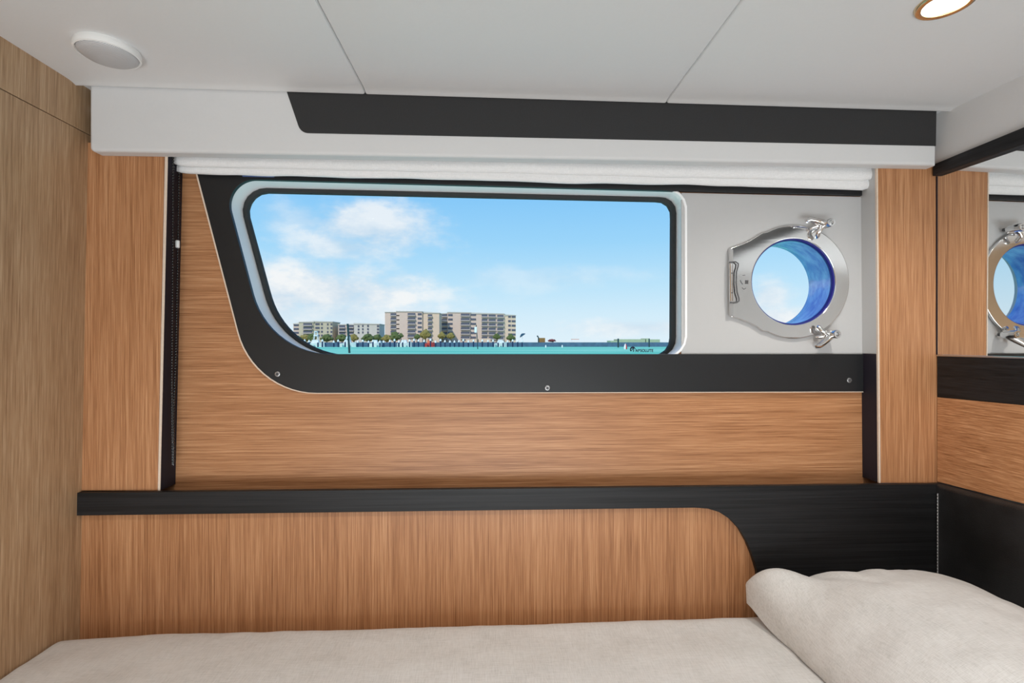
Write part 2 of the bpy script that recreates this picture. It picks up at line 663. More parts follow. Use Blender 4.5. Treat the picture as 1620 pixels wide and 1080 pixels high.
# right bulkhead: white upper lining
def right_wall():
    u1 = (DP - YR) / math.cos(E)
    top = lambda u: ceil_z(RW.world(u, 0).x) - EYE.z + .012
    fr_t = ((1478, 262), (1620, 204))
    lo = [(u, rw_line(*fr_t, u)) for u in (-.12, u1)]
    o = plate('wall_right', RW, [[(-.12, lo[0][1]), (u1, lo[1][1]), (u1, top(u1)), (-.12, top(-.12))]], .04, 'vinyl_white', None, .002, 2)
    tag(o, 'white upper lining of the right bulkhead', 'wall', kind='structure')
    # mirror with its black head rail
    mr = thing('mirror', RW.world(.3, 0, 0), 'wall mirror on the right bulkhead under a black rail, reflecting the porthole', 'mirror')
    bot = [(u, rw_line((1478, 280), (1620, 231), u)) for u in (0.003, u1)]
    o = plate('head_rail', RW, [[(0.003, bot[0][1]), (u1, bot[1][1]), (u1, lo[1][1] - .0005), (0.003, rw_line(*fr_t, .003) - .0005)]], .03, 'black_wood_y', mr, .0025, 2, raised=.012)
    tag(o, 'black wooden rail')
    gb = rw_line((1487, 560.5), (1620, 560.5), .003)
    o = plate('glass', RW, [[(0.003, gb), (u1, gb), (u1, bot[1][1] - .0005), (0.003, bot[0][1] - .0005)]], .006, 'mirror_glass', mr, 0.0, 1, raised=-.001)
    # bright bevelled strip along the top and bottom of the glass
    o = plate('edge_strip', RW, [[(0.003, gb - .004), (u1, gb - .004), (u1, gb - .0005), (0.003, gb - .0005)]], .012, 'chrome_brushed', mr, .0006, 1, raised=.002)
    o = plate('gap_strip', RW, [[(.0004, gb - .0005), (.0028, gb - .0005), (.0028, bot[0][1] - .0005), (.0004, bot[0][1] - .0005)]], .006, 'dark_core', mr, raised=.0002)  # shade of the corner gap drawn as a dark strip
    tag(o, 'dark strip drawn for the shaded gap in the corner')
    # black wood band
    bb = [(u, rw_line((1485, 628), (1620, 640.5), u)) for u in (.003, u1)]
    o = plate('wall_band', RW, [[(.003, bb[0][1]), (u1, bb[1][1]), (u1, gb - .0045), (.003, gb - .0045)]], .02, 'black_wood_y', None, .001, 2)
    tag(o, 'black stained wooden band below the wall mirror', 'wall panel')
    wb = [(u, rw_line((1484, 762), (1620, 797), u)) for u in (.003, u1)]
    o = plate('headboard_panel', RW, [[(.003, wb[0][1]), (u1, wb[1][1]), (u1, bb[1][1] - .0007), (.003, bb[0][1] - .0007)]], .02, 'oak_along_head', None, .001, 2)
    tag(o, 'oak panel with horizontal grain on the right bulkhead above the leather', 'wall panel')
    # padded leather headboard with its stitched seam
    lp = thing('leather_headboard', RW.world(.3, -.9, 0), 'padded black leather headboard panel at the right behind the pillow', 'headboard')
    zb = .30 - EYE.z
    o = plate('pad', RW, [[(.006, zb), (u1, zb), (u1, wb[1][1] - .002), (.006, wb[0][1] - .002)]], .04, 'leather_black', lp, .012, 5, raised=.012)
    bm = bmesh.new()
    vtop = wb[0][1] - .016
    pts = [(.030, vtop)] + [(.0205 - .004 * math.sin(k), vtop - .006 - k * .0015) for k in range(3)]
    v = vtop - .008
    while v > -.62:
        v2 = v - .0055
        tube_into(bm, [RW.world(.0175, v, .0125), RW.world(.0175, (v + v2) / 2, .0136), RW.world(.0175, v2, .0125)], .0009, 6)
        v -= .0075
    o = from_bm('stitching', bm, 'thread', lp)
    tag(o, 'pale stitched seam')


right_wall()

# hull shell behind the linings, open at the window and the porthole
WIN_OUT = [(350, 282, 40), (1083, 301.5, 30), (1083, 565, 34), (425, 565, 130)]
WIN_GASK = [(374, 297, 36), (1069, 313, 24), (1068, 564, 28), (446, 564, 130)]
WIN_GLASS = [(384, 304.5, 30), (1061, 319.7, 20), (1060, 561.5, 26), (454, 561.5, 130)]
PC = (1256, 445.5)
pc = B1.uv(*PC)
PR = 71.5 / F * P1              # porthole opening radius
circ = lambda c, r, n_=64: [(c[0] + r * math.cos(2 * math.pi * k / n_), c[1] + r * math.sin(2 * math.pi * k / n_)) for k in range(n_)]
gask_loop = B2.loop(WIN_GASK, 14)
glass_loop = B2.loop(WIN_GLASS, 14)


def resample(lp, n_=160):
    pts = [Vector(p) for p in lp] + [Vector(lp[0])]
    L = [0]
    for a, b in zip(pts, pts[1:]):
        L.append(L[-1] + (b - a).length)
    out = []
    j = 0
    for k in range(n_):
        d = L[-1] * k / n_
        while L[j + 1] < d:
            j += 1
        q = (d - L[j]) / max(L[j + 1] - L[j], 1e-9)
        out.append(tuple(pts[j].lerp(pts[j + 1], q)))
    return out


shell = Frame((0, 1.285, 0), (1, 0, 0), (0, 0, 1))
o = plate('wall_back', shell, [[(-1.1, 0), (1.35, 0), (1.35, 2.0), (-1.1, 2.0)], gask_loop, circ(pc, PR + .006)], .02, 'gelcoat_grey', None)
tag(o, 'hull side behind the linings with openings for window and porthole', 'wall', kind='structure')

# window lining: oak with horizontal grain, behind the posts
wl = (B1.uv(248, 300)[0] - .01, B1.uv(1395, 300)[0])
zlo, zhi = B1.uv(800, 800)[1], B1.uv(800, 200)[1]
win_loop = B1.loop(WIN_OUT, 14)
o = plate('wall_lining', B1, [[(wl[0], zlo), (wl[1], zlo), (wl[1], zhi), (wl[0], zhi)], win_loop, circ(pc, PR + .006)], .018, 'oak_along_hull', None)
tag(o, 'oak lining panel with horizontal grain below and left of the window', 'wall panel', kind='structure')

# black surround of the window and its pale edge
GREY = [(1062, 300), (1393, 309.5), (1393, 560), (1062, 560)]
sr = thing('window_surround', B1.hit(860, 622), 'black lacquered window surround with sloping left side and three screws', 'window surround')
SB = Frame((0, P1 - .011, 0), (1, 0, 0), (0, 0, 1))
o = plate('panel', SB, [SB.loop([(308.5, 262), (1364, 285.5), (1364, 309), (1070, 302), (350.5, 282.5, 40), (424, 560, 128), (1366, 560), (1366, 619), (402, 621.5, 128)], 14)],
          .0105, 'black_lacquer', sr, .0008, 2)
edge_o = SB.loop([(306, 262), (400.5, 622.8, 128), (1366, 620.3)], 14)
edge_i = SB.loop([(308.7, 262), (402.3, 621.6, 128), (1366, 619.2)], 14)
o = plate('edge_band', SB, [edge_o + edge_i[::-1]], .0105, 'edge_wood', sr, raised=-.0003)
tag(o, 'pale wood edge band')
for px, py in ((439, 591.5), (866, 613.5), (1343.5, 601.5)):
    c = SB.hit(px, py)
    bm = bmesh.new()
    M = Matrix.Translation(c) @ Matrix.Rotation(R(90), 4, 'X')
    lathe_into(bm, [(.0030, .0003), (.0034, .0020), (.0046, .0022), (.0060, .0014), (.0064, .0002), (.0030, .0003)], M, 24)
    s = from_bm('screw', bm, 'screw_steel', sr)
    tag(s, 'steel screw')
    bm = bmesh.new()
    lathe_into(bm, [(0, .0012), (.0018, .0012), (.0019, .0005), (.0031, .0005), (.0031, .0002), (0, .0002)], M, 6)
    from_bm('socket', bm, 'grey_plastic', s)

# grey fibreglass panel around the porthole
GP = Frame((0, P1 - .0035, 0), (1, 0, 0), (0, 0, 1))
o = plate('hull_lining', GP, [GP.loop([(1078, 305), (1366, 311.5), (1366, 559.7), (1078, 559.7)]), circ(pc, PR + .006)], .003, 'gelcoat_grey', None)
# trimmed by the round end of the window frame: bring its left edge to the frame
tag(o, 'light grey panel right of the window carrying the round porthole', 'wall panel')


# ------------------------------------------------------------------ window
def window():
    w = thing('window_1', B1.hit(720, 560), 'long cabin window with white reveal and view over the water', 'window', kind='structure')
    a = resample(win_loop)
    b = resample(gask_loop)
    fr1 = P1 - .0065
    bm = bmesh.new()
    ins = lambda lp, d: offset_loop(lp, d)
    rings = [[(x, P1 + .004, z) for x, z in ins(a, -.004)], [(x, fr1, z) for x, z in ins(a, -.004)], [(x, fr1 - .001, z) for x, z in ins(a, -.002)],
             [(x, fr1, z) for x, z in ins(a, .0015)], [(x, P1 + .004, z) for x, z in ins(a, .003)]]
    inner = ins(b, .0)
    n_ = len(a)
    al = ins(a, .003)
    for k in range(1, 5):
        q = k / 4
        rings.append([(al[i][0] * (1 - q) + inner[i][0] * q, (P1 + .004) * (1 - q) + (P2 - .004) * q, al[i][1] * (1 - q) + inner[i][1] * q) for i in range(n_)])
    loft(bm, rings)
    from_bm('frame', bm, 'frame_white', w, ang=50)
    bm = bmesh.new()
    g = resample(glass_loop)
    loft(bm, [[(x, P2 - .004, z) for x, z in b], [(x, P2 - .0065, z) for x, z in ins(b, .002)], [(x, P2 - .0065, z) for x, z in ins(g, -.002)],
              [(x, P2 - .003, z) for x, z in g], [(x, P2 + .006, z) for x, z in g], [(x, P2 + .006, z) for x, z in b], [(x, P2 - .004, z) for x, z in b]])
    bmesh.ops.remove_doubles(bm, verts=bm.verts, dist=1e-6)
    from_bm('gasket', bm, 'rubber', w, ang=50)
    pane = plate('pane', B2, [offset_loop(g, -.001)], .004, 'pane_glass', w, raised=-.0005)
    return w, pane


def offset_loop(lp, d):
    """move a loop inward by d (outward when negative)"""
    n_ = len(lp)
    area = sum(lp[i][0] * lp[(i + 1) % n_][1] - lp[(i + 1) % n_][0] * lp[i][1] for i in range(n_))
    s = 1 if area > 0 else -1
    out = []
    for i in range(n_):
        a, b = Vector(lp[i - 1]), Vector(lp[(i + 1) % n_])
        t = (b - a).normalized()
        out.append((lp[i][0] - t.y * d * s, lp[i][1] + t.x * d * s))
    return out


WIN, PANE = window()


def window_logo():
    fr = Frame((0, P2 - .0012, 0), (1, 0, 0), (0, 0, 1))
    # emblem: a dark crescent disc holding a slanted letter-like stroke
    bm_objs = []
    mark = thing('brand_mark', fr.hit(1015, 556), None, None)
    attach(mark, WIN)
    c = fr.uv(1001, 552.6)
    r = 4.6 / F * P2
    arc = [(c[0] + r * math.cos(t), c[1] + r * math.sin(t)) for t in [R(-35 + k * 255 / 24) for k in range(25)]]
    arc_i = [(c[0] + .12 * r + r * .72 * math.cos(t), c[1] - .18 * r + r * .72 * math.sin(t)) for t in [R(-35 + k * 255 / 24) for k in range(24, -1, -1)]]
    plate('emblem', fr, [arc + arc_i], .0004, 'decal_navy', mark)
    q = lambda x, y: (c[0] + x * r, c[1] + y * r)
    plate('emblem', fr, [[q(.02, .55), q(.42, .55), q(.42, -.82), q(.1, -.82), q(.1, .2), q(-.45, -.6), q(-.72, -.6)]], .0004, 'decal_navy', mark)
    cu = bpy.data.curves.new('lettering', 'FONT')
    cu.body = 'ABSOLUTE'
    cu.size = .0118
    cu.space_character = 1.05
    cu.extrude = .0001
    cu.offset = .00045
    o = bpy.data.objects.new('lettering', cu)
    COL.objects.link(o)
    dg = bpy.context.evaluated_depsgraph_get()
    me = bpy.data.meshes.new_from_object(o.evaluated_get(dg))
    bpy.data.objects.remove(o)
    p0, p1 = fr.uv(1005.5, 556.3), fr.uv(1033.5, 556.3)
    wd = max(v.co.x for v in me.vertices)
    sx = (p1[0] - p0[0]) / wd
    hh = max(v.co.y for v in me.vertices)
    sy = (4.4 / F * P2) / hh
    me.transform(fr.M @ Matrix.Translation((p0[0], p0[1], 0)) @ Matrix.Diagonal((sx, sy, 1, 1)))
    link('lettering', me, 'decal_navy', mark)


window_logo()


# ------------------------------------------------------------------ porthole
def porthole():
    root = thing('porthole', B1.hit(1250, 536), 'round chrome porthole with hinge and two dog clamps in the grey panel', 'porthole')
    yf = P1 - .012
    PF = Frame((0, yf, 0), (1, 0, 0), (0, 0, 1))
    # ring plate with the hinge shoulder on its left
    s = yf / F
    cx, cy = PC[0], PC[1]
    out = []
    rr = 88.5
    for k in range(41):
        t = R(118 - k * (236) / 40)
        out.append((cx + rr * math.cos(t), cy - rr * 1.02 * math.sin(t)))
    out += [(1206, 524), (1196, 516.5), (1184, 510.5), (1170, 505), (1159, 502), (1156, 500.5), (1153.5, 393.5), (1158, 391), (1172, 386), (1186, 380), (1197, 373), (1206, 367.5)]
    pcf = PF.uv(*PC)
    pl = plate('ring', PF, [[PF.uv(*p) for p in out], circ(pcf, 70 / F * yf, 96)], .0075, 'chrome', root, .0026, 4)
    tag(pl, 'polished chrome ring')
    # gasket and through-hull sleeve
    bm = bmesh.new()
    M = Matrix.Translation(Vector((pcf[0], yf, pcf[1]))) @ Matrix.Rotation(R(90), 4, 'X')
    r = 70 / F * yf
    lathe_into(bm, [(r + .0015, -.004), (r - .0022, -.0045), (r - .0035, -.008), (r - .0035, -.013), (r + .0012, -.015), (r + .0015, -.004)], M, 72)
    g = from_bm('gasket', bm, 'rubber_violet', root)
    tag(g, 'violet rubber gasket')
    bm = bmesh.new()
    r2 = r - .0005
    L = yf * .085
    lathe_into(bm, [(r2, -.0155), (r2, -.06), (r2, -L), (r2 + .001, -L - .002), (r2 + .004, -L - .002), (r2 + .004, -.0155), (r2, -.0155)], M, 72)
    g = from_bm('sleeve', bm, 'tube_blue_reflect', root)
    tag(g, 'shiny sleeve through the hull with a painted blue reflection')
    bm = bmesh.new()
    lathe_into(bm, [(r2 - .0006, -.0925), (r2 - .0006, -.0895), (0, -.0895), (0, -.0925), (r2 - .0006, -.0925)], M, 64)
    from_bm('pane', bm, 'pane_glass', root)
    # hinge: leaf, pin and the bent wire clip
    H = lambda px, py, d=0: back(yf - d).hit(px, py)
    bm = bmesh.new()
    a, b = H(1152.5, 394), H(1159, 500)
    box_into(bm, (a.x, yf - .004, b.z), (b.x, yf - .0002, a.z))
    bmesh.ops.bevel(bm, geom=bm.edges[:], offset=.0012, segments=2, affect='EDGES')
    hg = from_bm('hinge', bm, 'chrome_brushed', root)
    bm = bmesh.new()
    tube_into(bm, [H(1156, 417, .006), H(1156.5, 476, .006)], .0042, 14)
    from_bm('hinge_pin', bm, 'chrome', hg)
    bm = bmesh.new()
    tube_into(bm, [H(1154, 414.5, .005), H(1164, 414, .006), H(1168, 417, .006), H(1167.5, 422, .006), H(1165, 430, .006), H(1164.5, 447, .006), H(1166, 462, .006), H(1169, 472, .006),
                   H(1169, 476, .006), H(1165, 478.5, .006), H(1155, 478.5, .005)], .0017, 8)
    o = from_bm('hinge_clip', bm, 'grey_plastic', hg)
    tag(o, 'dark bent clip')
    for py in (432, 463):
        bm = bmesh.new()
        c = H(1158, py, .0102)
        lathe_into(bm, [(0, .0012), (.0016, .0008), (.002, -.001), (0, -.001)], Matrix.Translation(c) @ Matrix.Rotation(R(90), 4, 'X'), 12)
        from_bm('rivet', bm, 'grey_plastic', hg)
    # dog clamps: a stem over the rim, a swept wing and an eye
    def clamp(flip, ex, ey, turn=0.0):
        def P(dx, dy, d):
            dy *= flip
            ca, sa = math.cos(R(turn)), math.sin(R(turn))
            return H(ex + dx * ca - dy * sa, ey + dx * sa + dy * ca, d)
        bm = bmesh.new()
        # wing
        tube_into(bm, [P(2, -1.5, .014), P(-8, -4.5, .020), P(-17, -7, .025), P(-24, -8, .027), P(-28.5, -6, .027), P(-29, -4.5, .0265)], [.0095, .0088, .0072, .0060, .0054, .0028], 14)
        # spine between eye and stem
        tube_into(bm, [P(0, 0, .013), P(-6, 5, .018), P(-9, 11, .018), P(-11, 18, .012), P(-12, 20, .008)], [.008, .0066, .0058, .0056, .004], 14)
        tube_into(bm, [P(-7, 1, .014), P(-17, 4, .010), P(-23, 7, .005)], [.006, .0048, .003], 12)
        body = from_bm('clamp', bm, 'chrome', root)
        bm = bmesh.new()
        c = P(0, 0, .011)
        lathe_into(bm, [(.0036, .006), (.0046, .024), (.0056, .0262), (.0088, .0262), (.0100, .024), (.0100, -.006), (.0036, -.006), (.0036, .006)],
                   Matrix.Translation(c) @ Matrix.Rotation(R(90), 4, 'X'), 28)
        from_bm('eye', bm, 'chrome', body)
        bm = bmesh.new()
        lathe_into(bm, [(0, .012), (.0040, .012), (.0040, -.010), (0, -.010)], Matrix.Translation(P(0, 0, .006)) @ Matrix.Rotation(R(90), 4, 'X'), 20)
        from_bm('pivot', bm, 'grey_plastic', body)
    clamp(1, 1304, 355.5)
    clamp(-1, 1313.5, 528.5, -28)
    # small stamped latch marks on the ring left of the glass
    bm = bmesh.new()
    a, b = H(1179, 443, .0006), H(1184, 449, .0006)
    box_into(bm, (a.x, yf - .0008, b.z), (b.x, yf - .0001, a.z))
    tube_into(bm, [H(1171, 443, .0004), H(1173, 447, .0004), H(1175, 449.5, .0004)], .0009, 6)
    tube_into(bm, [H(1174, 455, .0004), H(1177, 457.5, .0004), H(1180, 455.5, .0004)], .0007, 6)
    tube_into(bm, [H(1175, 435.5, .0004), H(1179, 435, .0004)], .0007, 6)
    from_bm('latch_mark', bm, 'grey_plastic', root)


porthole()

# ------------------------------------------------------------------ posts beside the window
def post(name, pts, label, side):
    lp = [BP.uv(*p) for p in pts]
    root = thing(name, BP.hit(*pts[2]), label, 'post', 'oak posts beside the window')
    t = P1 - DP - .001
    plate('panel', BP, [lp], t, 'oak_upright', root, .0012, 2)
    return root, lp


lp_root, lp = post('oak_post', [(122, 225), (260.5, 225), (249, 776), (108, 776)], 'oak post left of the window with a pale right edge', 1)
# pale front edge strip, dark side of the recess
lf = lambda y: (261 + (249.2 - 261) * (y - 225) / (776 - 225))
strip = [BP.uv(lf(225) + .3, 225), BP.uv(lf(225) + 5.0, 225), BP.uv(lf(776) + 4.2, 776), BP.uv(lf(776) + .3, 776)]
o = plate('edge_band', BP, [strip], .018, 'edge_wood', lp_root, .0006, 1, raised=.0003)
tag(o, 'pale wood edge band')
side = [BP.uv(lf(225) + 4.0, 225), BP.uv(lf(225) + 5.1, 225), BP.uv(lf(776) + 4.3, 776), BP.uv(lf(776) + 3.3, 776)]
o = plate('side_board', BP, [side], P1 - DP - .002, 'dark_core', lp_root, raised=-.001)
tag(o, 'dark side of the post')

rp_root, rp = post('oak_post', [(1389, 240), (1479, 240), (1479.5, 262), (1492, 268), (1492, 764), (1393.5, 764)], 'oak post right of the porthole beside the wall mirror', -1)
o = plate('edge_band', BP, [[BP.uv(1386.5, 240), BP.uv(1388.7, 240), BP.uv(1393.2, 764), BP.uv(1391, 764)]], .006, 'edge_wood', rp_root, .0006, 1, raised=.0003)
tag(o, 'pale wood edge band')
o = plate('side_board', BP, [[BP.uv(1389.8, 560), BP.uv(1391.5, 560), BP.uv(1393.2, 764), BP.uv(1391.5, 764)]], P1 - DP - .0065, 'dark_core', rp_root, raised=-.006)
tag(o, 'dark lower side of the post')
o = plate('side_board', BP, [[BP.uv(1387, 240), BP.uv(1388.7, 240), BP.uv(1391.4, 559.5), BP.uv(1389.7, 559.5)]], P1 - DP - .0065, 'gelcoat_grey', rp_root, raised=-.006)
tag(o, 'grey upper side of the post')


# ------------------------------------------------------------------ pelmet with the black inset
def pelmet():
    root = thing('pelmet', BV.hit(800, 245), 'white padded pelmet above the window with a long black inset', 'pelmet')
    out = [(141, 128), (1482, 170), (1481.5, 261), (141, 238.5, 7)]
    plate('body', BV, [BV.loop(out)], .034, 'vinyl_white', root, .007, 5)
    ins = [(452, 140), (1481, 172), (1480, 231), (476, 210.5, 17)]
    o = plate('inset', BV, [BV.loop(ins, 10)], .004, 'black_vinyl', root, .0012, 2, raised=.0018)
    tag(o, 'black vinyl inset with a slanted rounded left end')


pelmet()
# upper closure between pelmet and hull shell
bm = bmesh.new()
box_into(bm, (-.98, 1.16, 1.755), (1.1, 1.274, 1.77))
tag(from_bm('trim_1', bm, 'vinyl_white', smooth=False), 'board closing the space above the blind', 'trim', kind='structure')


# ------------------------------------------------------------------ roman blind, drawn up
def blind():
    root = thing('roman_blind', back(1.165).hit(830, 292), 'white fabric roman blind drawn up in folds above the window', 'blind')
    layers = [  # left x, right x, (top, bottom) at the left, (top, bottom) at the right, middle depth, bulge, seed
        (279.5, 1386, (258, 275), (278, 300.5), 1.182, .010, 3.1),
        (273.5, 1386, (240, 263.5), (258, 288), 1.174, .013, 5.7),
        (277, 1386, (230, 246), (252, 266.5), 1.168, .010, 8.3)]
    for li, (xa, xb, L, Rr, Y, bg, sd) in enumerate(layers):
        bm = bmesh.new()
        N, K = 150, 16
        rings = []
        for i in range(N + 1):
            q = i / N
            px = xa + (xb - xa) * q
            w1 = fnoise(q * 9, sd, .3) * 2.2 + fnoise(q * 26, sd, 4.1) * 1.0
            w2 = fnoise(q * 7, sd + 20, .3) * 2.4 + fnoise(q * 22, sd + 9, 1.3) * 1.1
            end = min(q, 1 - q) * N
            soft = 1 if end > 3 else (.55, .8, .93, 1)[int(end)]
            top = L[0] + (Rr[0] - L[0]) * q + w1 * .6
            bot = L[1] + (Rr[1] - L[1]) * q + w2 * (.8 if li else 1.0)
            mid, hh = (top + bot) / 2, (bot - top) / 2 * soft
            ring = []
            for k in range(K):
                t = 2 * math.pi * k / K
                # teardrop fold, heavier at its lower edge
                zz = -math.cos(t)
                dpt = math.sin(t) * (.55 + .45 * (zz < 0 and 1 or .9)) * (1 - .25 * (zz > 0) * zz)
                dimple = fnoise(q * 16, k * .35, sd) * .0018
                Yk = Y - (dpt * bg * soft) + dimple
                ring.append(back(Yk).hit(px, mid - zz * hh * .999))
            rings.append([bm.verts.new(p) for p in ring])
        for a, b in zip(rings, rings[1:]):
            for k in range(K):
                bm.faces.new((a[k], a[(k + 1) % K], b[(k + 1) % K], b[k]))
        bm.faces.new(rings[0][::-1])
        bm.faces.new(rings[-1])
        from_bm('fold', bm, 'blind_cloth', root, ang=70)


blind()


def blind_chain():
    root = thing('blind_chain', back(1.175).hit(273, 735), 'black beaded blind chain loop hanging beside the left oak post', 'blind chain')
    bm = bmesh.new()
    bead = .0026

    def strand(pts):
        L = [(back(Y).hit(px, py)) for px, py, Y in pts]
        acc = []
        for a, b in zip(L, L[1:]):
            n_ = max(1, int((b - a).length / .0062))
            for k in range(n_):
                acc.append(a.lerp(b, k / n_))
        for p in acc:
            bmesh.ops.create_uvsphere(bm, u_segments=8, v_segments=6, radius=bead, matrix=Matrix.Translation(p))
        tube_into(bm, L, .0007, 6)
    strand([(274, 250, 1.156), (273.5, 400, 1.161), (272, 600, 1.170), (272.8, 735, 1.175)])
    strand([(283.5, 274, 1.182), (282, 380, 1.181), (278.5, 560, 1.179), (274.5, 650, 1.177), (274.5, 736, 1.175)])
    from_bm('beads', bm, 'black_plastic', root)
    bm = bmesh.new()
    c = back(1.178).hit(281, 386)
    tube_into(bm, [c + Vector((0, 0, .0085)), c + Vector((0, 0, .007)), c - Vector((0, 0, .007)), c - Vector((0, 0, .0085))], [.003, .0044, .0044, .003], 12)
    o = from_bm('connector', bm, 'white_plastic', root)
    tag(o, 'white plastic connector')


blind_chain()

# small bluish strip at the top of the surround, half hidden by the blind
o = plate('blue_strip', SB, [SB.loop([(378, 268), (434, 269.5), (434, 280.5), (384, 279.5)])], .0004, 'strip_blue', None, raised=.0005)
tag(o, 'small blue strip above the window, half hidden by the blind', 'blue_strip')


# ------------------------------------------------------------------ lower lining and black rail
def lower():
    zb = .30
    LF = Frame((0, DP + .002, 0), (1, 0, 0), (0, 0, 1))
    cut = [(1100, 803), (1120, 804.5), (1138, 810), (1155, 821), (1170, 837), (1182, 858), (1191, 880), (1198, 903), (1201, 920)]
    # oak board under the rail
    xs = LF.uv(90, 900)[0]
    lpw = [(xs, zb)] + [(LF.uv(1260, 900)[0], zb), LF.uv(1260, 790), LF.uv(110, 800)]
    o = plate('bunk_lining', LF, [lpw], .02, 'oak_upright', None)
    tag(o, 'oak board with vertical grain behind the mattress, rounded at its right', 'wall panel')
    # rail and wide black end in one board, standing proud
    RF = Frame((0, DP - .012, 0), (1, 0, 0), (0, 0, 1))
    xr = RW.O.x
    lpr = [RF.uv(121, 779.5), RF.uv(1490, 765.5), (RF.uv(1490, 800)[0], zb), (RF.uv(1203, 900)[0], zb), RF.uv(1203, 1000)]
    lpr += [RF.uv(*p) for p in reversed(cut)] + [RF.uv(121, 815.5)]
    root = thing('bunk_rail', RF.hit(800, 815), 'black stained wooden rail along the hull widening into a panel behind the pillow', 'rail')
    plate('board', RF, [lpr], .0135, 'black_wood_x', root, .001, 2)
    # ledge on top, reaching back to the window lining
    a, b = RF.uv(121, 779.3), RF.uv(1490, 765.3)
    a, b = (a[0], a[1] - .022), (b[0], b[1] - .022)
    bm = bmesh.new()
    vs = []
    for y in (DP - .012, P1 - .001):
        for (x, z), dx in ((a, 0), (b, 0)):
            vs.append((x, y, z))
    n_ = .0
    lo = .010
    v = [bm.verts.new((a[0], DP + .0022, a[1] - .0002)), bm.verts.new((b[0], DP + .0022, b[1] - .0002)), bm.verts.new((b[0], P1 - .001, b[1] + .0)), bm.verts.new((a[0], P1 - .001, a[1] + .0))]
    w = [bm.verts.new(q.co - Vector((0, 0, lo))) for q in v]
    bm.faces.new(v)
    bm.faces.new(w[::-1])
    for k in range(4):
        bm.faces.new((v[k], w[k], w[(k + 1) % 4], v[(k + 1) % 4]))
    from_bm('ledge', bm, 'black_wood_x', root, smooth=False)


lower()


# ------------------------------------------------------------------ bed
def mattress():
    zt = EYE.z - .612
    zb = .46
    x0, x1, y0, y1 = lbot.x + .004, corner.x - .018, .36, DP - .016
    nx, ny = 150, 70
    bm = bmesh.new()

    def hgt(x, y):
        dr, db, dl, df = x1 - x, y1 - y, x - x0, y - y0
        h = 0
        r = .05
        for d, rr in ((db, .055), (df, .06), (dl, .004), (dr, .03)):
            if d < rr:
                h -= rr - math.sqrt(max(rr * rr - (rr - d) ** 2, 0))
        # soft hollow toward the far left corner
        h -= .012 * (max(0, .20 - dl) / .20) ** 1.5 * (max(0, .12 - db) / .12) ** 1.5
        h += .0024 * fnoise(x * 7, y * 16, 1) + .0016 * fnoise(x * 22 + y * 9, y * 30, 4) + .004 * fnoise(x * 2.1, y * 3, 8)
        return zt + h
    e = lambda k, n_: .5 - .5 * math.cos(math.pi * k / n_)
    mixe = lambda k, n_: .6 * k / n_ + .4 * e(k, n_)
    top = [[bm.verts.new((x0 + (x1 - x0) * mixe(i, nx), y0 + (y1 - y0) * mixe(j, ny), hgt(x0 + (x1 - x0) * mixe(i, nx), y0 + (y1 - y0) * mixe(j, ny)))) for i in range(nx + 1)] for j in range(ny + 1)]
    for j in range(ny):
        for i in range(nx):
            bm.faces.new((top[j][i], top[j][i + 1], top[j + 1][i + 1], top[j + 1][i]))
    rim = [top[0][i] for i in range(nx)] + [top[j][nx] for j in range(ny)] + [top[ny][i] for i in range(nx, 0, -1)] + [top[j][0] for j in range(ny, 0, -1)]
    low = [bm.verts.new((v.co.x, v.co.y, zb)) for v in rim]
    for k in range(len(rim)):
        bm.faces.new((rim[k], low[k], low[(k + 1) % len(rim)], rim[(k + 1) % len(rim)]))
    bm.faces.new(low)
    o = from_bm('mattress', bm, 'linen', ang=60)
    tag(o, 'bunk mattress in a natural linen cover along the hull side', 'mattress')
    bm = bmesh.new()
    box_into(bm, (x0 + .004, y0 + .02, 0), (x1 - .01, y1 - .004, zb))
    tag(from_bm('bunk', bm, 'oak_along_hull', smooth=False), 'oak base box carrying the bunk mattress', 'bunk base')
    return zt


ZT = mattress()


